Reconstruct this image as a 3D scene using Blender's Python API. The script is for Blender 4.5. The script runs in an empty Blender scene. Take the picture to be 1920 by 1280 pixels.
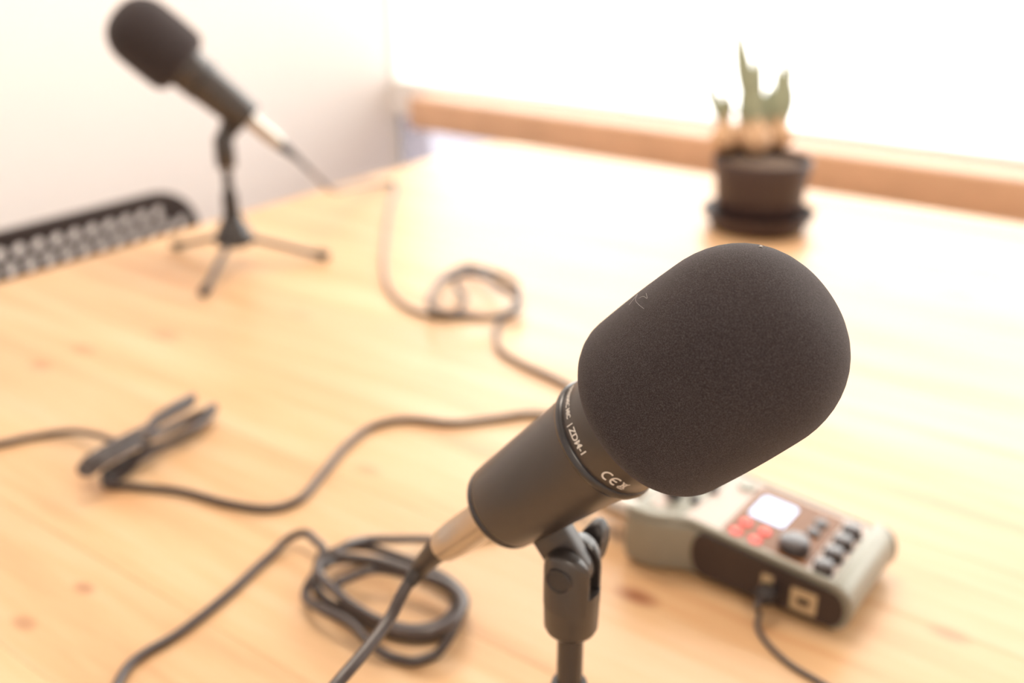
import bpy, bmesh, math, random
from mathutils import Vector, Matrix
random.seed(7)
C = bpy.context.scene.collection
SC = bpy.context.scene

# ------------------------------------------------------------------ camera
TABLE_Z = 0.72                       # height of the table top above the floor
CAM_H = 0.43                         # camera above the table top
FPX = 1926.0                         # focal length in pixels of the 1920 px frame
PITCH = math.radians(23.2)
YAW = math.radians(36.0)
SP, CP = math.sin(PITCH), math.cos(PITCH)
TC = Vector((-0.0355, 2.0015))       # table corner seen from the camera's foot

def W(p):
    """camera-foot frame (right, ahead, above table) -> world (x along window, y towards window)"""
    dx, dy = p[0] - TC.x, p[1] - TC.y
    c, s = math.cos(YAW), math.sin(YAW)
    return Vector((dx * c - dy * s, dx * s + dy * c, p[2] + TABLE_Z))

def tp(px, py, h=0.0):
    """the point on (or h above) the table top that the photograph shows at a pixel"""
    u, v = (px - 960) / FPX, (py - 640) / FPX
    Z = (CAM_H - h) / (SP + v * CP)
    return W((u * Z, Z * (CP - v * SP), h))

def dp(px, py, Z):
    """a point at distance Z in front of the camera"""
    u, v = (px - 960) / FPX, (py - 640) / FPX
    return W((u * Z, Z * (CP - v * SP), CAM_H - Z * (SP + v * CP)))

cam_d = bpy.data.cameras.new('camera')
cam = bpy.data.objects.new('camera', cam_d); C.objects.link(cam)
cam.location = W((0, 0, CAM_H))
cam.rotation_euler = (math.pi / 2 - PITCH, 0, YAW)
cam_d.sensor_width = 36.0
cam_d.lens = FPX * 36.0 / 1920.0
cam_d.clip_start = 0.02
cam_d.dof.use_dof = True
cam_d.dof.focus_distance = 0.368
cam_d.dof.aperture_fstop = 4.6
SC.camera = cam

# ------------------------------------------------------------------ light
world = bpy.data.worlds.new('overcast_sky'); SC.world = world
world.use_nodes = True
bg = world.node_tree.nodes['Background']
bg.inputs['Color'].default_value = (1.0, 0.98, 0.93, 1)
bg.inputs['Strength'].default_value = 4.3
pl = bpy.data.lights.new('window_portal', 'AREA')
pl.shape = 'RECTANGLE'; pl.size = 3.2; pl.size_y = 1.45
pl.cycles.is_portal = True
po = bpy.data.objects.new('window_portal', pl); C.objects.link(po)
po.location = (1.1, 0.42, 1.47); po.rotation_euler = (-math.pi / 2, 0, 0)

FILL = 11.5                          # strength of the added fill lights built further down
p2 = pl.copy(); p2.size_y = 0.56; p2.cycles.is_portal = True
po2 = bpy.data.objects.new('lower_window_portal', p2); C.objects.link(po2)
po2.location = (1.1, 0.42, 0.385); po2.rotation_euler = (-math.pi / 2, 0, 0)
SC.view_settings.view_transform = 'Standard'
SC.view_settings.look = 'None'
SC.view_settings.gamma = 1.0
SC.view_settings.use_curve_mapping = False
SC.view_settings.exposure = 0.30
SC.cycles.max_bounces = 7; SC.cycles.diffuse_bounces = 3; SC.cycles.glossy_bounces = 3

# ------------------------------------------------------------------ materials
def lin(c):
    return tuple(((x / 255) / 12.92 if x / 255 <= 0.04045 else ((x / 255 + 0.055) / 1.055) ** 2.4) for x in c) + (1,)

def mat(name, col, rough=0.5, metal=0.0, spec=0.5, noise=None, bump=None, **kw):
    """principled material; noise=(scale, amount) varies the colour, bump=(scale, strength, distance) roughens it"""
    m = bpy.data.materials.new(name); m.use_nodes = True
    nt = m.node_tree; b = nt.nodes['Principled BSDF']
    col = lin(col) if max(col) > 1 else tuple(col[:3]) + (1,)
    b.inputs['Base Color'].default_value = col
    b.inputs['Roughness'].default_value = rough
    b.inputs['Metallic'].default_value = metal
    b.inputs['Specular IOR Level'].default_value = spec
    tc = nt.nodes.new('ShaderNodeTexCoord')
    n = nt.nodes.new('ShaderNodeTexNoise'); nt.links.new(tc.outputs['Object'], n.inputs['Vector'])
    sc, am = noise or (60.0, 0.08)
    n.inputs['Scale'].default_value = sc; n.inputs['Detail'].default_value = 3
    mx = nt.nodes.new('ShaderNodeMix'); mx.data_type = 'RGBA'
    mx.inputs['A'].default_value = tuple(x * (1 - am) for x in col[:3]) + (1,)
    mx.inputs['B'].default_value = tuple(min(1, x * (1 + am)) for x in col[:3]) + (1,)
    nt.links.new(n.outputs['Fac'], mx.inputs['Factor'])
    nt.links.new(mx.outputs['Result'], b.inputs['Base Color'])
    if bump:
        n2 = nt.nodes.new('ShaderNodeTexNoise'); nt.links.new(tc.outputs['Object'], n2.inputs['Vector'])
        n2.inputs['Scale'].default_value = bump[0]; n2.inputs['Detail'].default_value = 2
        bn = nt.nodes.new('ShaderNodeBump'); bn.inputs['Strength'].default_value = bump[1]
        bn.inputs['Distance'].default_value = bump[2]
        nt.links.new(n2.outputs['Fac'], bn.inputs['Height']); nt.links.new(bn.outputs['Normal'], b.inputs['Normal'])
    for k, v in kw.items():
        b.inputs[k.replace('_', ' ')].default_value = v
    return m

def emit_mat(name, col, strength, base=(0.02, 0.02, 0.02)):
    m = mat(name, base, 0.3)
    b = m.node_tree.nodes['Principled BSDF']
    b.inputs['Emission Color'].default_value = lin(col)
    b.inputs['Emission Strength'].default_value = strength
    return m

M = {}
M['wall'] = mat('painted_wall', (0.87, 0.82, 0.80), 0.85, noise=(4, 0.02), bump=(300, 0.05, 0.001))
M['room'] = mat('painted_plaster', (0.82, 0.76, 0.72), 0.9, noise=(4, 0.02))
M['ceil'] = mat('ceiling_paint', (0.85, 0.82, 0.78), 0.9, noise=(4, 0.02))
M['floor'] = mat('floor_board', (0.78, 0.68, 0.57), 0.5, noise=(9, 0.15))
M['sill'] = mat('oiled_wood_sill', (0.66, 0.40, 0.25), 0.45, noise=(14, 0.18))
M['frame'] = mat('window_frame_wood', (0.55, 0.33, 0.19), 0.5, noise=(14, 0.15))
M['black'] = mat('black_plastic', (0.030, 0.025, 0.025), 0.42, noise=(90, 0.1))
M['satin'] = mat('satin_black_metal', (0.036, 0.029, 0.027), 0.33, spec=0.75, noise=(200, 0.08), bump=(1500, 0.06, 0.0004))
M['ring'] = mat('glossy_black_ring', (0.018, 0.018, 0.022), 0.25, spec=0.7)
M['cable'] = mat('black_rubber_cable', (0.045, 0.031, 0.029), 0.32, spec=0.65, noise=(120, 0.1))
M['nickel'] = mat('brushed_nickel', (0.52, 0.48, 0.43), 0.28, metal=1.0, noise=(160, 0.06))
M['stand'] = mat('black_enamel_metal', (0.032, 0.027, 0.027), 0.27, spec=0.6, noise=(90, 0.08))
M['rubber'] = mat('rubber_foot', (0.022, 0.02, 0.02), 0.7)
M['print'] = mat('white_print', (0.72, 0.68, 0.63), 0.6, noise=(500, 0.05))
M['pot'] = mat('dark_plastic_pot', (0.050, 0.030, 0.030), 0.45, noise=(40, 0.12))
M['soil'] = mat('potting_soil', (0.16, 0.11, 0.08), 0.95, noise=(150, 0.5), bump=(160, 0.8, 0.004))
M['bulb'] = mat('papery_bulb_skin', (0.62, 0.40, 0.24), 0.6, noise=(60, 0.25))
M['leaf'] = mat('grey_green_leaf', (0.27, 0.29, 0.19), 0.45, noise=(40, 0.2))
M['chair'] = mat('black_moulded_plastic', (0.040, 0.030, 0.030), 0.45, noise=(40, 0.1))
M['shell'] = mat('warm_grey_shell', (0.27, 0.265, 0.225), 0.34, metal=0.35, noise=(120, 0.06))
M['panel'] = mat('light_grey_panel', (0.58, 0.49, 0.45), 0.5, noise=(80, 0.04))
M['inset'] = mat('dark_side_panel', (0.035, 0.022, 0.02), 0.45, noise=(80, 0.1))
M['bezel'] = mat('brown_glass_bezel', (0.20, 0.085, 0.032), 0.3, spec=0.3, noise=(60, 0.1))
M['port'] = mat('pale_port_plate', (0.50, 0.37, 0.22), 0.4, noise=(80, 0.1))
M['display'] = emit_mat('lit_display', (205, 225, 255), 1.7)
M['red'] = emit_mat('lit_red_button', (255, 30, 50), 0.95, (0.16, 0.006, 0.012))
M['redcore'] = emit_mat('lit_red_button_core', (255, 125, 95), 1.2, (0.2, 0.03, 0.02))
M['lint'] = mat('pale_lint', (0.5, 0.47, 0.45), 0.9)

# window glass: mostly clear, with a faint mirror
m = bpy.data.materials.new('window_glass'); m.use_nodes = True; nt = m.node_tree
nt.nodes.remove(nt.nodes['Principled BSDF'])
tr = nt.nodes.new('ShaderNodeBsdfTransparent'); gl = nt.nodes.new('ShaderNodeBsdfGlossy'); gl.inputs['Roughness'].default_value = 0.02
fr = nt.nodes.new('ShaderNodeFresnel'); fr.inputs['IOR'].default_value = 1.2
ms = nt.nodes.new('ShaderNodeMixShader')
nt.links.new(fr.outputs[0], ms.inputs[0]); nt.links.new(tr.outputs[0], ms.inputs[1]); nt.links.new(gl.outputs[0], ms.inputs[2])
nt.links.new(ms.outputs[0], nt.nodes['Material Output'].inputs['Surface'])
M['glass'] = m
m = m.copy(); m.name = 'frosted_glass'
m.node_tree.nodes['Transparent BSDF'].inputs['Color'].default_value = (0.48, 0.465, 0.50, 1)     # two faces: about a quarter gets through
M['frosted'] = m

# foam: fine open-cell speckle
m = mat('charcoal_foam', (0.034, 0.026, 0.026), 0.95, spec=0.25, bump=(2600, 0.5, 0.0006)); nt = m.node_tree
b = nt.nodes['Principled BSDF']
b.inputs['Sheen Weight'].default_value = 0.12; b.inputs['Sheen Roughness'].default_value = 0.5
b.inputs['Sheen Tint'].default_value = (0.9, 0.85, 0.85, 1)
tcn = nt.nodes.new('ShaderNodeTexCoord')
n = nt.nodes.new('ShaderNodeTexNoise'); n.inputs['Scale'].default_value = 2600; n.inputs['Detail'].default_value = 1.5
nt.links.new(tcn.outputs['Object'], n.inputs['Vector'])
r = nt.nodes.new('ShaderNodeValToRGB')
r.color_ramp.elements[0].position = 0.42; r.color_ramp.elements[0].color = (0.026, 0.0195, 0.0205, 1)
r.color_ramp.elements[1].position = 0.72; r.color_ramp.elements[1].color = (0.072, 0.062, 0.066, 1)
nt.links.new(n.outputs['Fac'], r.inputs['Fac']); nt.links.new(r.outputs['Color'], b.inputs['Base Color'])
M['foam'] = m

def wood_material(table, knots):
    """varnished knotty pine; boards differ by their own random value, knots sit at given table positions"""
    m = bpy.data.materials.new('varnished_pine'); m.use_nodes = True; nt = m.node_tree; N = nt.nodes; L = nt.links
    b = N['Principled BSDF']
    tc = N.new('ShaderNodeTexCoord'); tc.object = table
    oi = N.new('ShaderNodeObjectInfo')
    mp = N.new('ShaderNodeMapping'); mp.inputs['Scale'].default_value = (0.9, 11, 11)
    off = N.new('ShaderNodeVectorMath'); off.operation = 'MULTIPLY_ADD'
    cmb = N.new('ShaderNodeCombineXYZ')
    for k in range(3): L.new(oi.outputs['Random'], cmb.inputs[k])
    L.new(cmb.outputs[0], off.inputs[0]); off.inputs[1].default_value = (7, 3, 5); L.new(tc.outputs['Object'], off.inputs[2])
    L.new(off.outputs[0], mp.inputs['Vector'])
    n1 = N.new('ShaderNodeTexNoise'); n1.inputs['Scale'].default_value = 3.0; n1.inputs['Detail'].default_value = 5; n1.inputs['Roughness'].default_value = 0.6
    L.new(mp.outputs[0], n1.inputs['Vector'])
    r1 = N.new('ShaderNodeValToRGB')
    e = r1.color_ramp.elements
    e[0].position = 0.28; e[0].color = (0.56, 0.295, 0.138, 1)
    e[1].position = 0.70; e[1].color = (0.71, 0.485, 0.295, 1)
    mid = e.new(0.5); mid.color = (0.655, 0.415, 0.222, 1)
    L.new(n1.outputs['Fac'], r1.inputs['Fac'])
    # board to board tone
    hs = N.new('ShaderNodeHueSaturation')
    mr = N.new('ShaderNodeMapRange'); mr.inputs['To Min'].default_value = 0.90; mr.inputs['To Max'].default_value = 1.10
    L.new(oi.outputs['Random'], mr.inputs['Value']); L.new(mr.outputs[0], hs.inputs['Value'])
    L.new(r1.outputs['Color'], hs.inputs['Color'])
    col = hs.outputs['Color']
    for (kx, ky, rad, dark) in knots:
        sub = N.new('ShaderNodeVectorMath'); sub.operation = 'SUBTRACT'; sub.inputs[1].default_value = (kx, ky, 0)
        L.new(tc.outputs['Object'], sub.inputs[0])
        scl = N.new('ShaderNodeVectorMath'); scl.operation = 'MULTIPLY'; scl.inputs[1].default_value = (0.55 / rad, 1 / rad, 0)
        L.new(sub.outputs[0], scl.inputs[0])
        ln = N.new('ShaderNodeVectorMath'); ln.operation = 'LENGTH'; L.new(scl.outputs[0], ln.inputs[0])
        rr = N.new('ShaderNodeValToRGB'); q = rr.color_ramp.elements
        q[0].position = 0.0; q[0].color = (dark,) * 3 + (1,)
        q[1].position = 1.0; q[1].color = (0, 0, 0, 1)
        h = q.new(0.4); h.color = (dark * 0.8,) * 3 + (1,)
        L.new(ln.outputs['Value'], rr.inputs['Fac'])
        mx = N.new('ShaderNodeMix'); mx.data_type = 'RGBA'
        L.new(rr.outputs['Color'], mx.inputs['Factor']); L.new(col, mx.inputs['A'])
        mx.inputs['B'].default_value = (0.22, 0.055, 0.018, 1)
        col = mx.outputs['Result']
    L.new(col, b.inputs['Base Color'])
    b.inputs['Roughness'].default_value = 0.36
    b.inputs['Specular IOR Level'].default_value = 0.5
    bn = N.new('ShaderNodeBump'); bn.inputs['Strength'].default_value = 0.05; bn.inputs['Distance'].default_value = 0.001
    L.new(n1.outputs['Fac'], bn.inputs['Height']); L.new(bn.outputs['Normal'], b.inputs['Normal'])
    return m

# ------------------------------------------------------------------ mesh helpers
def finish(name, bm, material, parent=None, smooth=True, matrix=None, angle=40):
    bmesh.ops.recalc_face_normals(bm, faces=bm.faces)
    me = bpy.data.meshes.new(name); bm.to_mesh(me); bm.free()
    if smooth:
        me.polygons.foreach_set('use_smooth', [True] * len(me.polygons))
        me.set_sharp_from_angle(angle=math.radians(angle))
    o = bpy.data.objects.new(name, me); C.objects.link(o)
    me.materials.append(M[material] if isinstance(material, str) else material)
    if parent: o.parent = parent
    if matrix is not None: o.matrix_local = matrix
    return o

def lathe(bm, prof, seg=48, mtx=None):
    """revolve (z, r) pairs about z"""
    rings = []
    for z, r in prof:
        if r < 1e-6: rings.append([bm.verts.new((0, 0, z))])
        else: rings.append([bm.verts.new((r * math.cos(2 * math.pi * k / seg), r * math.sin(2 * math.pi * k / seg), z)) for k in range(seg)])
    for a, c in zip(rings, rings[1:]):
        for k in range(seg):
            j = (k + 1) % seg
            if len(a) == 1 and len(c) == 1: continue
            if len(a) == 1: bm.faces.new((a[0], c[j], c[k]))
            elif len(c) == 1: bm.faces.new((a[k], a[j], c[0]))
            else: bm.faces.new((a[k], a[j], c[j], c[k]))
    if len(rings[0]) > 1: bm.faces.new(rings[0][::-1])
    if len(rings[-1]) > 1: bm.faces.new(rings[-1])
    if mtx is not None: bmesh.ops.transform(bm, matrix=mtx, verts=[v for rg in rings for v in rg])
    return bm

def box(bm, lo, hi, bevel=0.0, seg=2):
    x0, y0, z0 = lo; x1, y1, z1 = hi
    vs = [bm.verts.new(p) for p in ((x0,y0,z0),(x1,y0,z0),(x1,y1,z0),(x0,y1,z0),(x0,y0,z1),(x1,y0,z1),(x1,y1,z1),(x0,y1,z1))]
    fs = [bm.faces.new([vs[i] for i in f]) for f in ((0,3,2,1),(4,5,6,7),(0,1,5,4),(1,2,6,5),(2,3,7,6),(3,0,4,7))]
    if bevel:
        es = set(e for f in fs for e in f.edges)
        bmesh.ops.bevel(bm, geom=list(es), offset=bevel, segments=seg, profile=0.5, affect='EDGES')
    return bm

def prism(bm, outline, z0, z1, bevel=0.0, seg=2):
    """extrude a 2D outline (x, y) from z0 to z1, bevelling the two rims"""
    a = [bm.verts.new((x, y, z0)) for x, y in outline]; c = [bm.verts.new((x, y, z1)) for x, y in outline]
    n = len(a)
    bot = bm.faces.new(a[::-1]); top = bm.faces.new(c)
    for k in range(n): bm.faces.new((a[k], a[(k + 1) % n], c[(k + 1) % n], c[k]))
    if bevel:
        bmesh.ops.bevel(bm, geom=list(bot.edges) + list(top.edges), offset=bevel, segments=seg, profile=0.5, affect='EDGES')
    return bm

def catmull(pts, sub=8):
    P = [Vector(p) for p in pts]
    P = [P[0] * 2 - P[1]] + P + [P[-1] * 2 - P[-2]]
    out = []
    for i in range(1, len(P) - 2):
        p0, p1, p2, p3 = P[i-1:i+3]
        t1 = max((p1 - p0).length, 1e-5) ** .5; t2 = max((p2 - p1).length, 1e-5) ** .5; t3 = max((p3 - p2).length, 1e-5) ** .5
        m1 = ((p1 - p0) / t1 - (p2 - p0) / (t1 + t2) + (p2 - p1) / t2) * t2
        m2 = ((p2 - p1) / t2 - (p3 - p1) / (t2 + t3) + (p3 - p2) / t3) * t2
        for k in range(sub):
            t = k / sub
            out.append((2*t**3 - 3*t**2 + 1) * p1 + (t**3 - 2*t**2 + t) * m1 + (-2*t**3 + 3*t**2) * p2 + (t**3 - t**2) * m2)
    out.append(P[-2])
    return out

def tube(bm, pts, rad, seg=12, caps=True):
    """sweep a circle along points; rad is a number or a list"""
    n = len(pts); rs = rad if isinstance(rad, (list, tuple)) else [rad] * n
    t = (pts[1] - pts[0]).normalized()
    nrm = t.orthogonal().normalized(); rings = []
    for i in range(n):
        t2 = (pts[min(i + 1, n - 1)] - pts[max(i - 1, 0)]).normalized()
        nrm = (t.rotation_difference(t2) @ nrm); nrm = (nrm - t2 * nrm.dot(t2)).normalized(); t = t2
        bi = t.cross(nrm)
        rings.append([bm.verts.new(pts[i] + rs[i] * (math.cos(2*math.pi*k/seg) * nrm + math.sin(2*math.pi*k/seg) * bi)) for k in range(seg)])
    for a, c in zip(rings, rings[1:]):
        for k in range(seg):
            bm.faces.new((a[k], a[(k+1) % seg], c[(k+1) % seg], c[k]))
    if caps:
        bm.faces.new(rings[0][::-1]); bm.faces.new(rings[-1])
    return bm

def tag(o, label=None, cat=None, group=None, kind=None):
    if label: o['label'] = label
    if cat: o['category'] = cat
    if group: o['group'] = group
    if kind: o['kind'] = kind
    return o

def empty(name, loc=(0, 0, 0), mtx=None):
    o = bpy.data.objects.new(name, None); C.objects.link(o)
    if mtx is not None: o.matrix_world = mtx
    else: o.location = loc
    o.empty_display_size = 0.02
    return o

def rounded(x0, y0, x1, y1, r, seg=6):
    out = []
    for cx, cy, a0 in ((x1 - r, y1 - r, 0), (x0 + r, y1 - r, 90), (x0 + r, y0 + r, 180), (x1 - r, y0 + r, 270)):
        for k in range(seg + 1):
            a = math.radians(a0 + 90 * k / seg)
            out.append((cx + r * math.cos(a), cy + r * math.sin(a)))
    return out

def frame_mtx(x, y, z, o):
    return Matrix(((x.x, y.x, z.x, o.x), (x.y, y.y, z.y, o.y), (x.z, y.z, z.z, o.z), (0, 0, 0, 1)))

# ------------------------------------------------------------------ room
RX0, RX1, RY0, RY1, RZ = -0.546, 3.3, -3.3, 0.30, 2.45     # inside faces
TK = 0.15
def slab(name, lo, hi, material, label, cat):
    o = finish(name, box(bmesh.new(), lo, hi), material, smooth=False)
    return tag(o, label, cat, kind='structure')
slab('floor', (RX0 - TK, RY0 - TK, -0.12), (RX1 + TK, RY1 + TK, 0), 'floor', 'warm brown floor under the table', 'floor')
slab('ceiling', (RX0 - TK, RY0 - TK, RZ), (RX1 + TK, RY1 + TK, RZ + 0.12), 'ceil', 'plain white ceiling over the room', 'ceiling')
slab('wall_left', (RX0 - TK, RY0 - TK, 0), (RX0, RY1 + TK, RZ), 'wall', 'pale pinkish white wall behind the perforated chair', 'wall')
slab('wall_right', (RX1, RY0 - TK, 0), (RX1 + TK, RY1 + TK, RZ), 'room', 'plain wall at the right of the room', 'wall')
slab('wall_back', (RX0, RY0 - TK, 0), (RX1, RY0, RZ), 'room', 'plain wall behind the photographer', 'wall')
# window wall: four pieces round one wide opening
WX0, WX1, WZ0, WZ1 = -0.5455, 2.75, 0.735, 2.2
LZ0, LZ1 = 0.10, 0.665                                     # lower glazing under the wooden rail
bm = bmesh.new()
box(bm, (RX0, RY1, 0), (RX1, RY1 + TK, LZ0))
box(bm, (RX0, RY1, LZ1), (RX1, RY1 + TK, WZ0))
box(bm, (WX1, RY1, LZ0), (RX1, RY1 + TK, LZ1))
box(bm, (RX0, RY1, WZ1), (RX1, RY1 + TK, RZ))
box(bm, (RX0, RY1, WZ0), (WX0, RY1 + TK, WZ1))
box(bm, (WX1, RY1, WZ0), (RX1, RY1 + TK, WZ1))
tag(finish('wall_window', bm, 'wall', smooth=False), 'white wall below and around the wide bright window', 'wall', kind='structure')
wn = tag(empty('window_1', (WX0, RY1 + 0.08, WZ0)), 'wide bright window blown out to white', 'window', kind='structure')
def in_win(p): return tuple(p[i] - wn.location[i] for i in range(3))
yf0, yf1 = RY1 + 0.008, RY1 + 0.05
for lo, hi in (((WX0, yf0, WZ0), (WX1, yf1, WZ0 + 0.012)), ((WX0, yf0, WZ1 - 0.05), (WX1, yf1, WZ1)),
               ((WX0, yf0, WZ0), (WX0 + 0.004, yf1, WZ1)), ((WX1 - 0.05, yf0, WZ0), (WX1, yf1, WZ1)), ((1.55, yf0, WZ0), (1.60, yf1, WZ1))):
    finish('window_frame', box(bmesh.new(), in_win(lo), in_win(hi), 0.002, 1), 'frame' if lo[0] > 0 else 'ceil', wn)
for xa, xb in ((WX0 + 0.004, 1.55), (1.60, WX1 - 0.05)):
    finish('pane', box(bmesh.new(), in_win((xa, RY1 + 0.027, WZ0 + 0.012)), in_win((xb, RY1 + 0.031, WZ1 - 0.05))), 'glass', wn, smooth=False)
wl = tag(empty('window_2', (WX0, RY1 + 0.03, LZ0)), 'pale frosted lower window under the wooden sill', 'window', kind='structure')
for lo, hi, mm in (((WX0, 0, 0), (WX0 + .004, .04, LZ1 - LZ0), 'ceil'), ((WX1 - .04, 0, 0), (WX1, .04, LZ1 - LZ0), 'frame')):
    finish('window_frame', box(bmesh.new(), (lo[0] - WX0, lo[1] - .02, lo[2]), (hi[0] - WX0, hi[1] - .02, hi[2])), mm, wl)
finish('pane', box(bmesh.new(), (.004, -.002, 0), (WX1 - .04 - WX0, .002, LZ1 - LZ0)), 'frosted', wl, smooth=False)
bm = bmesh.new(); box(bm, (-0.40, 0.20, 0.662), (2.8, RY1 + 0.005, 0.736), 0.006, 3)
tag(finish('trim_1', bm, 'sill'), 'orange brown wooden window sill beyond the table', 'window sill', kind='structure')

# unseen glowing panels under the ceiling, added to fill the room with light
M['diffuser'] = emit_mat('fill_diffuser', (255, 240, 222), FILL, (0.8, 0.8, 0.8))
for x, y, lb in ((0.35, -0.75, 'added flat fill light over the table'), (2.3, -2.4, 'added flat fill light behind the photographer')):
    cl = tag(empty('fill_light', (x, y, RZ)), lb, 'fill light', 'added flat fill lights')
    finish('housing', prism(bmesh.new(), rounded(-.46, -.26, .46, .26, .03), -.045, 0, .004, 2), 'ceil', cl)
    finish('diffuser', prism(bmesh.new(), rounded(-.44, -.24, .44, .24, .025), -.055, -.045, .003, 1), 'diffuser', cl)

# ------------------------------------------------------------------ table
TX, TY, TT = 1.85, 1.55, 0.03            # length along the boards, depth, thickness
table = tag(empty('table', (0, 0, 0)), 'varnished knotty pine table with glossy top filling the foreground', 'table')
KN = []
for px, py, rad, dk in ((1195, 1118, .011, .85), (375, 795, .011, .6), (158, 1102, .007, .6), (310, 628, .016, .35), (155, 655, .014, .35),
                        (75, 685, .012, .45), (45, 1168, .008, .5), (1848, 505, .016, .35), (1795, 550, .016, .35), (1635, 535, .012, .25),
                        (560, 590, .014, .22), (1340, 1010, .012, .5), (690, 880, .010, .3), (1780, 1190, .010, .4)):
    p = tp(px, py); KN.append((p.x, p.y, rad, dk))
WOOD = wood_material(table, KN)
NB = 17; BW = TY / NB
board = None
for i in range(NB):
    y1 = -i * BW; y0 = y1 - BW
    if i in (0, NB - 1):
        r = 0.05; out = []
        for k in range(9):
            a = math.pi / 2 * k / 8
            out.append((r - r * math.sin(a), -r + r * math.cos(a)))          # rounded outer corners
        out = [(x, y) for x, y in out] + [(0, -BW), (TX, -BW)] + [(TX - r + r * math.cos(math.pi / 2 * k / 8), -r + r * math.sin(math.pi / 2 * k / 8)) for k in range(9)]
        if i: out = [(x, -BW - y) for x, y in out][::-1]
        o = finish('plank', prism(bmesh.new(), out, -TT, 0, 0.0025, 2), WOOD, table)
    elif board is None:
        o = board = finish('plank', box(bmesh.new(), (0, -BW, -TT), (TX, 0, 0), 0.0004, 1), WOOD, table)
    else:
        o = board.copy(); C.objects.link(o); o.parent = table
    o.location = (0, y1, TABLE_Z)
for x0, y0, x1, y1 in ((.08, -.10, TX - .08, -.075), (.08, -TY + .075, TX - .08, -TY + .10), (.08, -TY + .10, .105, -.10), (TX - .105, -TY + .10, TX - .08, -.10)):
    finish('apron', box(bmesh.new(), (x0, y0, .60), (x1, y1, TABLE_Z - TT), .002, 1), WOOD, table)
for x, y in ((.06, -.125), (TX - .125, -.125), (.06, -TY + .06), (TX - .125, -TY + .06)):
    finish('leg', box(bmesh.new(), (x + .0, y, 0), (x + .065, y + .065, TABLE_Z - TT), .004, 2), WOOD, table)

# ------------------------------------------------------------------ chair with a perforated backrest
def perforated(name, w, h, r, pitch, hole, thick, first, material, parent, mtx):
    """a rounded panel (0..w, 0..h) with staggered round holes, filled as a 2D curve and turned to a mesh"""
    cu = bpy.data.curves.new(name, 'CURVE'); cu.dimensions = '2D'; cu.fill_mode = 'BOTH'; cu.extrude = thick / 2
    cu.bevel_depth = 0.0012; cu.bevel_resolution = 1
    def ring(pts):
        s = cu.splines.new('POLY'); s.points.add(len(pts) - 1); s.use_cyclic_u = True
        for q, (x, y) in zip(s.points, pts): q.co = (x, y, 0, 1)
    ring(rounded(0, 0, w, h, r, 8))
    row = 0; y = h - first
    while y > hole * 0.9:
        x = w - 0.073 if row % 2 == 0 else w - 0.073 + pitch * 1.5
        while x > hole * 0.9:
            # keep a solid border round the corner
            ok = x < w - hole * 0.75
            if y > h - r and x > w - r: ok = ok and math.hypot(x - (w - r), y - (h - r)) < r - hole * 0.62
            if y > h - r and x < r: ok = ok and math.hypot(x - r, y - (h - r)) < r - hole * 0.62
            if ok: ring([(x + hole / 2 * math.cos(2*math.pi*k/18), y + hole / 2 * math.sin(2*math.pi*k/18)) for k in range(18)])
            x -= pitch
        y -= pitch * 0.866; row += 1
    tmp = bpy.data.objects.new('tmp', cu); C.objects.link(tmp)
    bpy.context.view_layer.update()
    me = bpy.data.meshes.new_from_object(tmp.evaluated_get(bpy.context.evaluated_depsgraph_get()))
    bpy.data.objects.remove(tmp); bpy.data.curves.remove(cu)
    me.name = name; me.materials.clear(); me.materials.append(M[material])
    o = bpy.data.objects.new(name, me); C.objects.link(o); o.parent = parent; o.matrix_local = mtx
    return o
# it stands beyond the table's left edge, its back to the wall; local x runs along the backrest towards the window
CHX, CHY = -0.10, -0.630                  # right end of the backrest
ch = tag(empty('chair', (CHX, CHY - 0.23, 0)), 'black plastic chair with perforated backrest behind the table edge', 'chair')
bw, bh = 0.46, 0.30
top = TABLE_Z + 0.031
X, Y, Z = Vector((0, 1, 0)), Vector((0.10, 0, 1)).normalized(), Vector((1, 0, -0.10)).normalized()
perforated('backrest', bw, bh, 0.080, 0.0275, 0.0215, 0.006, 0.031, 'chair', ch,
           frame_mtx(X, Y, Z, Vector((-0.03, -bw / 2, top - bh * Y.z))))
finish('seat', prism(bmesh.new(), rounded(-.01, -.215, .40, .215, .06), .415, .437, .006, 2), 'chair', ch)
for s in (-1, 1):
    finish('leg', tube(bmesh.new(), catmull([(0.33, s * .19, .42), (.36, s * .21, .2), (.38, s * .22, 0.0)], 4), .011, 10), 'chair', ch)
    finish('leg', tube(bmesh.new(), catmull([(-.03, s * .205, .55), (-.01, s * .205, .42), (-.045, s * .215, .2), (-.08, s * .22, 0.0)], 4), .011, 10), 'chair', ch)

# ------------------------------------------------------------------ microphones
FOAM0, FOAML, FOAMR, DOME, RC = .0882, .0905, .0388, .036, .015
def text_on_band(string, size, z_mid, r, ang0, parent, squash=1.0):
    """letters wrapped round the collar: running around the axis, tops towards the foam"""
    cu = bpy.data.curves.new('print', 'FONT'); cu.body = string; cu.size = size; cu.align_x = 'LEFT'; cu.offset = 0.0001
    tmp = bpy.data.objects.new('tmp', cu); C.objects.link(tmp); bpy.context.view_layer.update()
    me = bpy.data.meshes.new_from_object(tmp.evaluated_get(bpy.context.evaluated_depsgraph_get()))
    bpy.data.objects.remove(tmp); bpy.data.curves.remove(cu)
    bm = bmesh.new(); bm.from_mesh(me); bpy.data.meshes.remove(me)
    bmesh.ops.subdivide_edges(bm, edges=[e for e in bm.edges if e.calc_length() > size * .3], cuts=2)
    for v in bm.verts:
        a = ang0 + v.co.x * squash / r
        zz = z_mid - size * .35 + v.co.y
        v.co = Vector((r * math.cos(a), r * math.sin(a), zz))
    o = finish('print', bm, 'print', parent, smooth=False)
    return o

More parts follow.
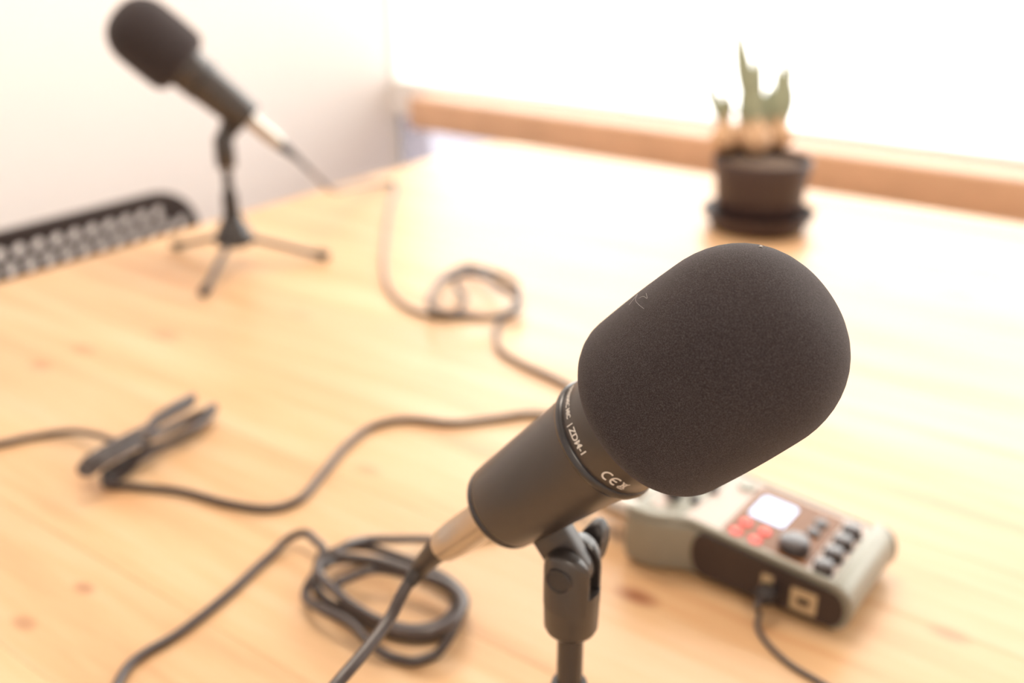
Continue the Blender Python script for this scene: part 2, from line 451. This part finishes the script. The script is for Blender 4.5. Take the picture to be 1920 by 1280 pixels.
def microphone(P0, az, el, label, group, joint_x=.0385, joint_z=.013):
    """P0 rear centre, az/el of the axis in the camera-foot frame; returns the thing, joint position and yaw of its pivot"""
    a = Vector((math.cos(el) * math.cos(az + YAW), math.cos(el) * math.sin(az + YAW), math.sin(el)))
    w = (a * a.z - Vector((0, 0, 1))).normalized()
    o0 = W(P0)
    mtx = frame_mtx(w, a.cross(w), a, o0)
    t = tag(empty('microphone', mtx=mtx), label, 'microphone', group)
    finish('barrel', lathe(bmesh.new(), [(.0035, .0), (.0035, .0196), (.0042, .0203), (.006, .0207), (.03, .0222), (.058, .0238), (.065, .0246), (.0692, .0254), (.0692, .0)], 72), 'satin', t)
    finish('end_cap', lathe(bmesh.new(), [(0, 0), (0, .0188), (.0006, .0199), (.0022, .0203), (.0036, .0199), (.0036, 0)], 72), 'ring', t)
    bm = bmesh.new(); lathe(bm, [(-.0003, 0), (-.0003, .0092), (.0, .0096), (.0004, .0096), (.0004, 0)], 32)
    finish('connector_socket', bm, 'satin', t)
    finish('ring', lathe(bmesh.new(), [(.0680, .0), (.0680, .0252), (.0688, .0264), (.0705, .0269), (.0722, .0264), (.0728, .0256), (.0728, 0)], 72), 'ring', t)
    finish('collar', lathe(bmesh.new(), [(.0722, 0), (.0722, .0254), (.0728, .0257), (.098, .0268), (.098, 0)], 72), 'satin', t)
    # printed lettering, read from the side the picture shows
    text_on_band('DYNAMIC MIC', .0030, .0768, .02604, PRINT0 - .62, t, .86)
    text_on_band('|', .0034, .0768, .02604, PRINT0 + .12, t)
    text_on_band('ZDM-1', .0042, .0768, .02604, PRINT0 + .19, t, .95)
    # CE mark and crossed-out bin symbol, drawn as strokes on the collar
    def strokes(lines, ang, wd):
        bm = bmesh.new()
        for ln in lines:
            for (x0, y0), (x1, y1) in zip(ln, ln[1:]):
                d = Vector((x1 - x0, y1 - y0)); n = Vector((-d.y, d.x)).normalized() * wd / 2; e = d.normalized() * wd * .2
                q = [(x0 + n.x - e.x, y0 + n.y - e.y), (x0 - n.x - e.x, y0 - n.y - e.y), (x1 - n.x + e.x, y1 - n.y + e.y), (x1 + n.x + e.x, y1 + n.y + e.y)]
                bm.faces.new([bm.verts.new((.02612 * math.cos(ang + x / .0261), .02612 * math.sin(ang + x / .0261), .0780 + y)) for x, y in q])
        finish('print', bm, 'print', t, smooth=False)
    arc = [(.0021 * math.cos(math.radians(q)), .0021 * math.sin(math.radians(q))) for q in range(65, 300, 15)]
    strokes([arc], PRINT0 + 1.11, .0008)
    strokes([arc, [(-.0021, 0), (.0004, 0)]], PRINT0 + 1.27, .0008)
    strokes([[(0, -.0018), (.0032, .0020)], [(0, .0020), (.0032, -.0018)], [(.0005, .0014), (.0027, .0014)], [(.0007, .0013), (.0010, -.0013), (.0022, -.0013), (.0025, .0013)], [(.0003, -.0023), (.0029, -.0023)]], PRINT0 + 1.36, .0005)
    prof = [(FOAM0 + .004, 0), (FOAM0 + .002, FOAMR - RC - .004)]
    for k in range(9):
        q = math.pi / 2 * k / 8
        prof.append((FOAM0 + RC * (1 - math.cos(q)), FOAMR - RC + RC * math.sin(q)))
    for k in range(1, 6): prof.append((FOAM0 + RC + (FOAML - DOME - RC) * k / 6, FOAMR + .0004 * math.sin(math.pi * k / 6)))
    for k in range(0, 15):
        q = math.pi / 2 * k / 14
        prof.append((FOAM0 + FOAML - DOME + DOME * math.sin(q), FOAMR * max(math.cos(q), 0) ** .8 if k < 14 else 0))
    ws = finish('windscreen', lathe(bmesh.new(), prof, 96), 'foam', t, angle=80)
    ws['label'] = 'charcoal foam windscreen'
    # swivel mount, upright in the world
    J = mtx @ Vector((joint_x, 0, joint_z))
    horiz = Vector((a.x, a.y, 0)).normalized(); piv = Vector((-horiz.y, horiz.x, 0))      # pivot axis, away from the camera
    jm = mtx.inverted() @ frame_mtx(horiz, piv, Vector((0, 0, 1)), J)
    bm = bmesh.new()
    # tongue: from the barrel down into the fork (mic frame)
    tm = Matrix(((1, 0, 0, 0), (0, 0, 1, 0), (0, 1, 0, 0), (0, 0, 0, 1)))
    out = [(.0170, joint_z - .007), (.0170, .026)]
    for k in range(9):
        q = math.radians(80 - 160 * k / 8)
        out.append((joint_x + .0095 * math.cos(q), joint_z + .0095 * math.sin(q)))
    prism(bm, out, -.0042, .0042, .001, 2); bmesh.ops.transform(bm, matrix=tm, verts=bm.verts)
    mount = finish('swivel_mount', bm, 'satin', t)
    def sub(name, bmx, material, mm=Matrix.Identity(4)):
        return finish(name, bmx, material, mount, matrix=jm @ mm)
    bm = bmesh.new()
    lathe(bm, [(-.0335, 0), (-.0335, .0102), (-.0328, .0114), (-.031, .0122), (-.0105, .0127), (-.0105, 0)], 40)
    for s in (-1, 1):
        cols = []
        for k in range(17):
            x = -.0110 * math.cos(math.pi * k / 16)
            yo = math.sqrt(.0127 ** 2 - x * x); zt = .0005 + math.sqrt(max(.0112 ** 2 - x * x, 0))
            cols.append([bm.verts.new((x, s * q, z)) for q, z in ((.0044, -.0185), (yo, -.0185), (yo, zt - .0030), (yo - .0006, zt - .0013), (yo - .0020, zt - .0003), (.0052, zt), (.0044, zt - .0008))])
        for c0, c1 in zip(cols, cols[1:]):
            n = len(c0)
            for k in range(n): bm.faces.new((c0[k], c0[(k + 1) % n], c1[(k + 1) % n], c1[k]))
        bm.faces.new(cols[0]); bm.faces.new(cols[-1][::-1])
    sub('socket', bm, 'satin')
    ry = Matrix.Rotation(math.pi / 2, 4, 'X')          # local z -> -y (towards the camera)
    sub('pivot_cap', lathe(bmesh.new(), [(.0105, 0), (.0105, .0062), (.0131, .0062), (.0136, .0058), (.0136, .0052), (.0131, .0049), (.0133, 0)], 32), 'black', ry)
    bm = bmesh.new(); lathe(bm, [(-.0185, 0), (-.0185, .0055), (-.0112, .0072), (-.0112, 0)], 24)
    b2 = bmesh.new()
    out = []
    for k in range(40):
        q = 2 * math.pi * k / 40
        out.append(((.0055 + .0070 * abs(math.cos(q)) ** 1.2) * math.cos(q), (.0056 + .0028 * math.cos(q) ** 2) * math.sin(q)))
    prism(b2, out, -.0240, -.0150, .0022, 3)
    for v in b2.verts:
        if abs(v.co.x) > .006: v.co.z -= (abs(v.co.x) - .006) * .30
    bmesh.ops.rotate(b2, verts=b2.verts, cent=(0, 0, 0), matrix=Matrix.Rotation(math.radians(80), 3, 'Z'))
    me = bpy.data.meshes.new('t'); b2.to_mesh(me); b2.free(); bm.from_mesh(me); bpy.data.meshes.remove(me)
    sub('wing_nut', bm, 'black', ry)
    return t, mtx, J, math.atan2(horiz.y, horiz.x), ws

PRINT0 = math.radians(229)
NP0, NAZ, NEL = (-.0044539, .3948262, .1796651), -.5429400, .7772524
FP0, FAZ, FEL = (-.3193, 1.2552, .1858), 3.27206, .74496
mic_n, mn, JN, yn, wsn = microphone(NP0, NAZ, NEL, 'large sharp foam-covered microphone in the foreground, angled up to the right', 'foam-covered desk microphones')
mic_f, mf, JF, yf, wsf = microphone(FP0, FAZ, FEL, 'small blurred foam-covered microphone at the far side, angled up to the left', 'foam-covered desk microphones', .041, .008)

wsf.matrix_local = Matrix.Translation((0, 0, .133)) @ Matrix.Scale(1.07, 4) @ Matrix.Translation((0, 0, -.126))

# lint caught on the near foam
def foam_point(px, py):
    """first hit of the sight line on the near windscreen, in the microphone's frame"""
    o = mn.inverted() @ cam.location; d = (mn.inverted() @ dp(px, py, .3)) - o; d.normalize()
    bpy.context.view_layer.update()
    hit, loc, nrm, _ = wsn.ray_cast(o, d)
    return (loc + nrm * .0002) if hit else None
for pts in ([(1180, 572), (1188, 562), (1196, 552), (1192, 562), (1199, 572), (1208, 579)], [(1198, 560), (1206, 556), (1214, 560), (1212, 550)], [(1424, 463), (1427, 462), (1429, 464)]):
    q = [foam_point(*p) for p in pts]
    if all(q):
        w_ = .00035 if pts[0][0] > 1400 else .000045
        finish('lint', tube(bmesh.new(), catmull(q, 4), w_, 5), 'lint', wsn)

# ------------------------------------------------------------------ tripod stands
def stand(J, yaw, feet, label):
    base = Vector((J.x, J.y, TABLE_Z)); h = J.z - TABLE_Z
    t = tag(empty('microphone_stand', base), label, 'stand', 'table-top tripod stands')
    finish('pole', lathe(bmesh.new(), [(.06, 0), (.06, .0060), (h - .034, .0060), (h - .034, 0)], 24), 'stand', t)
    finish('thread_collar', lathe(bmesh.new(), [(h - .0355, 0), (h - .0355, .0064), (h - .0325, .0064), (h - .0325, 0)], 24), 'nickel', t)
    finish('lock_collar', lathe(bmesh.new(), [(.066, 0), (.066, .0085), (.072, .0098), (.092, .0094), (.097, .0082), (.097, 0)], 28), 'black', t)
    finish('hub', lathe(bmesh.new(), [(.028, 0), (.028, .0190), (.031, .0238), (.040, .0245), (.046, .0215), (.058, .0150), (.067, .0112), (.069, 0)], 32), 'stand', t)
    for fx, fy in feet:
        d = Vector((fx, fy, 0)); L = d.length; d.normalize()
        p0 = d * .012 + Vector((0, 0, .038)); p1 = d * (L - .004) + Vector((0, 0, .0062))
        lg = finish('leg', tube(bmesh.new(), [p0, p0.lerp(p1, .5), p1], .0042, 12), 'stand', t)
        q0 = p0.lerp(p1, .88); q1 = d * (L + .004) + Vector((0, 0, .0058))
        finish('foot', tube(bmesh.new(), [q0, q0.lerp(q1, .2), q0.lerp(q1, .85), q1], [.0046, .0056, .0058, .0040], 12), 'rubber', lg)
    return t
ff = []
for px, py in ((381, 549), (612, 479), (327, 459)):
    p = tp(px, py, .006); ff.append((p.x - JF.x, p.y - JF.y))
stand(JF, yf, ff, 'black tripod stand holding the far microphone beside the perforated chair')
a0 = math.radians(36 + 30)
stand(JN, yn, [(.122 * math.cos(a0 + k * 2.0944), .122 * math.sin(a0 + k * 2.0944)) for k in range(3)], 'black stand pole holding the large foreground microphone')

# ------------------------------------------------------------------ cables
CR = .0031
def plug(parent, mtx, length=.050):
    """a nickel connector shell with its black boot, along -z of the given frame, starting at z=0"""
    sh = finish('connector', lathe(bmesh.new(), [(.001, 0), (.001, .0093), (-.004, .0096), (-.006, .0096), (-.007, .0092), (-length + .012, .0090), (-length + .002, .0082), (-length, .0078), (-length, 0)], 40), 'nickel', parent, matrix=mtx)
    sh['label'] = 'silver metal connector shell'
    return sh

def cable_thing(name, pts, label, sub=8, rad=CR, seg=12, group=None):
    t = tag(empty(name, (pts[0][0], pts[0][1], TABLE_Z)), label, 'cable', group)
    inv = Matrix.Translation(-t.location)
    P = catmull(pts, sub)
    for p in P: p.z = max(p.z, TABLE_Z + rad * 1.02)
    P = [inv @ p for p in P]
    finish('cord', tube(bmesh.new(), P, rad, seg), 'cable', t)
    return t, inv

def boot(t, pts, r0, r1):
    P = catmull(pts, 6); n = len(P)
    return finish('strain_relief', tube(bmesh.new(), P, [r0 + (r1 - r0) * (i / (n - 1)) ** .8 for i in range(n)], 20), 'black', t)

PL = .046
# -- cable of the foreground microphone: plug, hanging run, off-frame loop, coil
e0 = mn @ Vector((0, 0, -PL)); e1 = mn @ Vector((0, 0, -PL - .012))
ax = -(mn.to_3x3() @ Vector((0, 0, 1)))
zn = 0.47
free = [e0, dp(800, 1052, .507), dp(778, 1077, .509), dp(757, 1108, .506), dp(733, 1155, .499), dp(690, 1214, .484), dp(640, 1272, .468), dp(590, 1330, .455), tp(530, 1420, .06), tp(440, 1480, .022), tp(345, 1465, CR), tp(260, 1395, CR), tp(215, 1310, CR)]
t4 = CR
coil_px = [(238, 1252, 0), (270, 1225, 0), (330, 1190, 0), (430, 1112, 0), (500, 1048, 0), (545, 1007, 1), (573, 999, 2), (590, 1012, 2), (606, 1030, 2),
           # first turn, the outer left ring
           (598, 1052, 1), (590, 1085, 0), (605, 1120, 0), (655, 1148, 0), (715, 1182, 0), (775, 1196, 0), (825, 1190, 0), (858, 1165, 0), (866, 1130, 0), (840, 1098, 0), (790, 1072, 0), (735, 1055, 0), (680, 1048, 0), (625, 1052, 1),
           # second turn, low at the front
           (585, 1085, 2), (572, 1115, 1), (600, 1140, 2), (660, 1170, 2), (700, 1212, 1), (740, 1234, 0), (775, 1240, 0), (815, 1228, 0), (836, 1205, 1), (858, 1165, 2), (872, 1125, 2), (845, 1090, 2), (800, 1065, 2), (745, 1042, 2), (690, 1026, 2), (645, 1026, 3), (605, 1048, 3),
           # third turn, inner
           (598, 1075, 3), (625, 1105, 3), (670, 1140, 3), (720, 1166, 3), (775, 1178, 3), (825, 1168, 3), (852, 1140, 3), (850, 1112, 3), (815, 1090, 3), (760, 1075, 3), (700, 1068, 3), (650, 1085, 3), (632, 1095, 3),
           # fourth turn, small inside
           (640, 1118, 1), (680, 1150, 1), (740, 1182, 3), (800, 1186, 4), (850, 1165, 4), (866, 1130, 4), (842, 1098, 4), (790, 1078, 4), (720, 1055, 4), (668, 1045, 4), (632, 1040, 4), (650, 1022, 4), (690, 1012, 3), (745, 1011, 2), (800, 1011, 1), (850, 1015, 0), (930, 1000, 0), (1010, 975, 0), (1080, 945, 0), (1125, 915, 0)]
pts = free + [tp(x, y, CR + .0052 * k) for x, y, k in coil_px]
rec_pts_end = None

# ------------------------------------------------------------------ audio recorder
Q0 = tp(1553, 1186)
rec = tag(empty('audio_recorder', Q0), 'grey audio recorder with four lit red buttons and bright display', 'recorder')
rec.rotation_euler = (0, 0, math.radians(-0.87))
RL, RR, RWD = -.146, .012, .086
def rec_side(x):                       # how far the sides flare out towards the socket end
    t = min(max((-x - .098) / .030, 0), 1); return .012 * t * t * (3 - 2 * t)
DZ = .0062
def rec_top(x): return DZ + .0270 - .075 * max(min(x, 0), -.125)
def rec_rim(x): return DZ + .0318 - .080 * max(min(x, 0), -.115)
bm = bmesh.new(); rings = []
xs = [RR - .013 + .013 * math.cos(math.pi / 2 * k / 8) for k in range(9)] + [-.01 - .004 * k for k in range(1, 34)] + [-.0029, -.0031] + [RL + .001, RL]
xs = sorted(set(round(x, 5) for x in xs if x >= RL), reverse=True)
for x in xs:
    zt, zb = (rec_top(x) if x < -.003 else DZ + .0318), .003; zc = .0195
    g = 0.0
    if x > RR - .013:
        f_ = math.sqrt(max(0, 1 - ((x - (RR - .013)) / .013) ** 2)); f_ = max(f_, .12)
        zt = zc + (zt - zc) * f_; zb = zc + (zb - zc) * f_
    if x < RL + .003:
        g = .002 * (RL + .003 - x) / .003
    s = rec_side(x); rr_ = min(.0045, (zt - zb) * .45)
    rings.append([bm.verts.new((x, yy, zz)) for yy, zz in rounded(-s + g, zb + g, RWD + s - g, zt - g, rr_, 4)])
for a, c in zip(rings, rings[1:]):
    n = len(a)
    for k in range(n): bm.faces.new((a[k], a[(k+1) % n], c[(k+1) % n], c[k]))
bm.faces.new(rings[0]); bm.faces.new(rings[-1][::-1])
finish('body', bm, 'shell', rec, angle=35)
# raised trim along both long edges, running round the blunt end
for sd in (0, 1):
    path = []
    for x in [RL + .002 + .004 * k for k in range(37)]:
        y = -rec_side(x) + .0016 if sd == 0 else RWD + rec_side(x) - .0016
        if x < 0: path.append(Vector((x, y, (rec_rim(x) if sd == 0 else rec_top(x) + .001) - .0026)))
    for k in range(1, 10):
        q = math.pi / 2 - math.pi * k / 9
        path.append(Vector((-.001 + .0118 * math.cos(q), .0016 if sd == 0 else RWD - .0016, .0204 + .0150 * math.sin(q))))
    finish('trim', tube(bmesh.new(), path, .0027, 10), 'shell', rec)
def on_top(name, outline, lift, thick, material, bev=.0004, parent=None):
    bm = bmesh.new(); prism(bm, outline, lift, lift + thick, bev, 1)
    for v in bm.verts: v.co.z += rec_top(v.co.x)
    return finish(name, bm, material, parent or rec)
on_top('top_panel', rounded(-.136, .0045, -.0035, .0815, .003), -.0004, .0010, 'panel')
on_top('bezel', rounded(-.083, .0055, -.022, .0770, .003), .0003, .0008, 'bezel')
on_top('display', rounded(-.0770, .0385, -.0515, .0670, .002), .0009, .0006, 'display')
for x, y in ((-.0742, .0132), (-.0732, .0268), (-.0600, .0128), (-.0588, .0256)):
    on_top('lit_button', [(x + .0042 * math.cos(math.pi * k / 10), y + .0042 * math.sin(math.pi * k / 10)) for k in range(20)], .0009, .0016, 'red', .0005)
    on_top('button_face', [(x + .0026 * math.cos(math.pi * k / 8), y + .0026 * math.sin(math.pi * k / 8)) for k in range(16)], .0024, .0003, 'redcore', .0, rec.children[-1])
M['knob'] = mat('smooth_black_knob', (0.045, 0.035, 0.036), 0.22, spec=0.7, noise=(90, 0.08))
def knob(name, x, y, r, h, material='knob'):
    z = rec_top(x)
    return finish(name, lathe(bmesh.new(), [(0, 0), (0, r), (h * .9, r * .94), (h * .97, r * .91), (h, r * .86), (h, 0)], 28), material, rec, matrix=Matrix.Translation((x, y, z + .0004)))
for k, y in enumerate((.0115, .0290, .0460, .0625)): knob('volume_knob', -.0125, y, .0066, .0075)
knob('dial', -.0365, .0215, .0105, .0085)
knob('push_button', -.0330, .0470, .0048, .0030); knob('push_button', -.0330, .0600, .0048, .0030)
for x, y in ((-.1280, .0240), (-.1235, .0455), (-.1170, .0660)): knob('gain_knob', x, y, .0062, .0085)
for x, y in ((-.113, .028), (-.108, .048)): knob('slide_switch', x, y, .0034, .0025)
knob('round_button', -.0925, .0705, .0068, .0016, 'shell')
def on_side(name, x0, x1, z0, z1, r, y0, y1, material):
    bm = bmesh.new(); prism(bm, rounded(x0, z0, x1, z1, r, 8), y0, y1, .0003, 1)
    bmesh.ops.transform(bm, matrix=Matrix(((1, 0, 0, 0), (0, 0, 1, 0), (0, 1, 0, 0), (0, 0, 0, 1))), verts=bm.verts)
    return bm
out = [(.0085 * math.sin(q) - .001, .0180 - .0130 * math.cos(q)) for q in [math.pi * k / 12 for k in range(13)]]
out += [(-.09, rec_rim(-.09) - .0068)] + [(-.0905 - .009 * math.sin(math.pi * k / 8), .0225 + .0165 * math.cos(math.pi * k / 8)) for k in range(9)] + [(-.088, .0048)]
bm = bmesh.new(); prism(bm, out, -.0012, .0020, .0003, 1)
bmesh.ops.transform(bm, matrix=Matrix(((1, 0, 0, 0), (0, 0, 1, 0), (0, 1, 0, 0), (0, 0, 0, 1))), verts=bm.verts)
finish('side_panel', bm, 'inset', rec)
finish('port_plate', on_side('p', -.0475, -.0395, .0095, .0265, .001, -.0016, 0, 'port'), 'port', rec)
finish('port_plate', on_side('p', -.0270, -.0095, .0085, .0250, .001, -.0016, 0, 'port'), 'port', rec)
finish('port_opening', on_side('p', -.0225, -.0140, .0140, .0190, .001, -.0019, -.001, 'inset'), 'inset', rec)
for x, y in ((-.13, .012), (-.13, .074), (-.005, .012), (-.005, .074)):
    finish('foot', lathe(bmesh.new(), [(0, 0), (0, .005), (.004, .0055), (.004, 0)], 16), 'rubber', rec, matrix=Matrix.Translation((x, y, 0)))
rm = Matrix.Translation(Q0) @ Matrix.Rotation(math.radians(-0.87), 4, 'Z')
def rec_plug(t, y):
    """connector pushed into the socket end of the recorder; returns where its cord leaves"""
    e = rm @ Vector((RL, y, .021))
    m_ = Matrix.Translation(-t.location) @ Matrix.Translation(e) @ Matrix.Rotation(math.radians(-.87), 4, 'Z') @ Matrix.Rotation(math.pi / 2, 4, 'Y')
    plug(t, m_, .042)
def rec_exit(y, d=.041): return rm @ Vector((RL - d, y, .021))

# finish the foreground microphone's cable
pts += [rec_exit(.018, .075) - Vector((0, 0, .008)), rec_exit(.018)]
t, inv = cable_thing('microphone_cable', pts, 'black cable coiled beside the foreground microphone and plugged into it', 8)
sh = plug(t, inv @ mn, PL)
boot(t, [inv @ p for p in (mn @ Vector((0, 0, -PL + .001)), mn @ Vector((0, 0, -PL - .006)), dp(790, 1063, .508), dp(768, 1091, .508))], .0078, .0036)
rec_plug(t, .018)

# -- folded cable on the left
def zig(a, b, n, wob):
    return [a + (b - a) * (k / n) + Vector((0, 0, wob * math.sin(k))) for k in range(n + 1)]
pb = [tp(-120, 858, CR), tp(-50, 842, CR), tp(0, 832, CR), tp(70, 817, CR), tp(130, 809, .006), tp(180, 815, .016), tp(235, 829, .024), tp(285, 818, .026)]
lo = [(163, 864, .024), (199, 888, .010), (155, 875, .030), (183, 897, .018)]
hi = [(345, 752, .024), (390, 773, .010), (362, 744, .032), (402, 762, .018)]
for k in range(4):
    x, y, h = hi[k]; u, v, g = lo[k]; s_ = (-1) ** k
    pb += [tp(x - 60, y + 32 + s_ * 5, h), tp(x - 18, y + 8, h), tp(x, y, h - .003), tp(x - 2, y + 10, h - .007), tp(x - 45, y + 40 - s_ * 4, h - .005)]
    if k < 3: pb += [tp(u + 60, v - 38, g), tp(u + 14, v - 12, g), tp(u - 4, v + 2, g - .003), tp(u + 6, v + 13, g - .007), tp(u + 50, v - 14, g - .003)]
pb += [tp(300, 838, .006), tp(235, 876, .004), tp(198, 897, .004), tp(200, 908, CR), tp(255, 912, CR), tp(340, 921, CR), tp(430, 944, CR), tp(505, 953, CR), tp(555, 940, CR), tp(605, 888, CR), tp(650, 835, CR), tp(700, 799, CR), tp(760, 786, CR), tp(850, 793, CR), tp(930, 785, CR), tp(995, 776, CR), tp(1060, 785, CR), tp(1120, 812, CR), tp(1160, 845, .006), rec_exit(.068, .075) - Vector((0, 0, .006)), rec_exit(.068)]
t, inv = cable_thing('folded_cable', pb, 'black cable folded into a bundle on the left side of the table', 8)
rec_plug(t, .068)
# -- cable of the far microphone
pc = [mf @ Vector((0, 0, -PL)), mf @ Vector((0, 0, -PL - .02)), mf @ Vector((.002, 0, -PL - .045)), dp(592, 330, 1.40), dp(622, 356, 1.46), dp(660, 352, 1.56), tp(700, 345, .012), tp(735, 341, CR), tp(741, 350, CR), tp(732, 385, CR), tp(724, 440, CR), tp(720, 505, CR), tp(733, 548, CR), tp(765, 577, CR), tp(800, 590, CR)]
ck = [(840, 592, 0), (890, 595, 0), (940, 590, 0), (972, 565, 0), (968, 530, 0), (930, 510, 0), (880, 498, 1), (840, 512, 1), (812, 545, 1), (808, 575, 1), (850, 588, 1), (872, 560, 2), (855, 535, 2), (870, 508, 2), (900, 504, 2), (925, 530, 2), (950, 548, 2), (975, 560, 2), (965, 585, 2), (920, 594, 2), (870, 590, 3), (822, 583, 3), (806, 560, 3), (830, 528, 3), (870, 515, 3), (910, 520, 3), (940, 535, 3), (968, 556, 2), (962, 582, 1), (938, 602, 0), (931, 630, 0), (937, 655, 0), (975, 680, 0), (1040, 710, 0), (1100, 742, 0), (1160, 790, 0)]
pc += [tp(x, y, CR + .0056 * k) for x, y, k in ck] + [tp(1190, 838, .008), rec_exit(.044, .08) + Vector((0, 0, .0)), rec_exit(.044)]
t, inv = cable_thing('microphone_cable', pc, 'black cable looping from the far microphone into a small blurred coil', 8)
plug(t, inv @ mf, PL)
boot(t, [inv @ (mf @ Vector((0, 0, -PL + .001 - .010 * k))) for k in range(4)], .0078, .0036)
rec_plug(t, .044)

# -- thin power lead of the recorder
u0 = rm @ Vector((-.0405, -.002, .0140)); 
pd = [rm @ Vector((-.0405, -.014, .0170)), rm @ Vector((-.0410, -.022, .0150)), tp(1424, 1150, .008), tp(1420, 1172, .003), tp(1436, 1202, .002), tp(1475, 1240, .002), tp(1530, 1274, .002), tp(1600, 1312, .002), tp(1700, 1350, .002)]
t, inv = cable_thing('power_cable', pd, 'thin black power cable plugged into the side of the recorder', 8, .0019, 10)
bm = bmesh.new(); prism(bm, rounded(-.0062, -.0038, .0062, .0038, .0025), -.0005, .0135, .0012, 2)
finish('plug', bm, 'black', t, matrix=inv @ rm @ Matrix.Translation((-.0405, -.002, .0170)) @ Matrix.Rotation(math.pi / 2, 4, 'X'))

# ------------------------------------------------------------------ potted plant
pp = tp(1418, 425)
plant = tag(empty('potted_plant', pp), 'dark plastic pot of sprouting bulbs standing on a saucer by the window', 'potted plant')
finish('saucer', lathe(bmesh.new(), [(0, 0), (0, .063), (.002, .0655), (.012, .071), (.024, .0795), (.0265, .0800), (.0268, .0785), (.024, .0770), (.006, .064), (.005, 0)], 56), 'pot', plant)
finish('pot', lathe(bmesh.new(), [(.0052, 0), (.0052, .055), (.008, .0575), (.082, .0655), (.0825, .0675), (.099, .0685), (.101, .0680), (.101, .0655), (.083, .0630), (.083, 0)], 56), 'pot', plant)
bm = bmesh.new(); lathe(bm, [(.078, 0), (.078, .0628), (.089, .0628), (.092, .045), (.094, 0)], 40)
finish('soil', bm, 'soil', plant)
def leaf(base, tip, bend, wdt, parent):
    bm = bmesh.new(); base = Vector(base); tip = Vector(tip); n = 12; rings = []
    side = Vector((math.cos(YAW), math.sin(YAW), 0)); thick = Vector((-side.y, side.x, 0))
    for i in range(n + 1):
        f_ = i / n
        c = base.lerp(tip, f_) + Vector(bend) * math.sin(math.pi * f_)
        w_ = wdt * (.55 + .45 * math.sin(math.pi * min(f_ * 1.3, 1))) * (1 - f_ ** 5) + .0006
        rings.append([bm.verts.new(c + side * w_ * math.cos(2*math.pi*k/8) + thick * (w_ * .28 * math.sin(2*math.pi*k/8) + .004 * math.cos(2*math.pi*k/8) ** 2 * wdt * 60 * .01)) for k in range(8)])
    for a, c in zip(rings, rings[1:]):
        for k in range(8): bm.faces.new((a[k], a[(k+1) % 8], c[(k+1) % 8], c[k]))
    bm.faces.new(rings[0][::-1]); bm.faces.new(rings[-1])
    return finish('leaf', bm, 'leaf', parent, angle=70)
ZP = 1.475
def pl_(px, py, dz=0.0): return dp(px, py, ZP + dz) - pp
bulbs = [((1358, 268), .0, .021, [((1348, 175), .009), ((1328, 118), .009), ((1364, 160), .011), ((1340, 205), .008)]),
         ((1418, 262), -.015, .021, [((1380, 2), .0135), ((1402, 110), .010), ((1434, 78), .012), ((1418, 150), .013)]),
         ((1462, 272), .02, .019, [((1452, 140), .011), ((1480, 125), .013), ((1494, 30), .0085), ((1456, 108), .012), ((1482, 190), .007)]),
         ((1390, 280), .03, .018, [((1396, 135), .012), ((1376, 200), .011)]),
         ((1440, 282), .04, .018, [((1446, 160), .012), ((1470, 185), .011)])]
for (bx, by), dz, r, lv in bulbs:
    c = pl_(bx, by, dz); c.z = .102 + r * .75
    bm = bmesh.new(); lathe(bm, [(-r, 0), (-r * .9, r * .45), (-r * .5, r * .88), (0, r), (r * .45, r * .86), (r * .85, r * .55), (r * 1.2, r * .30), (r * 1.45, r * .22), (r * 1.5, 0)], 24)
    bo = finish('bulb', bm, 'bulb', plant, matrix=Matrix.Translation(c))
    for (tx, ty), wd in lv:
        tip = pl_(tx, ty, dz + random.uniform(-.02, .02)) - c
        leaf((random.uniform(-.004, .004), random.uniform(-.004, .004), r * .9), tip, (random.uniform(-.006, .006), random.uniform(-.006, .006), 0), wd, bo)
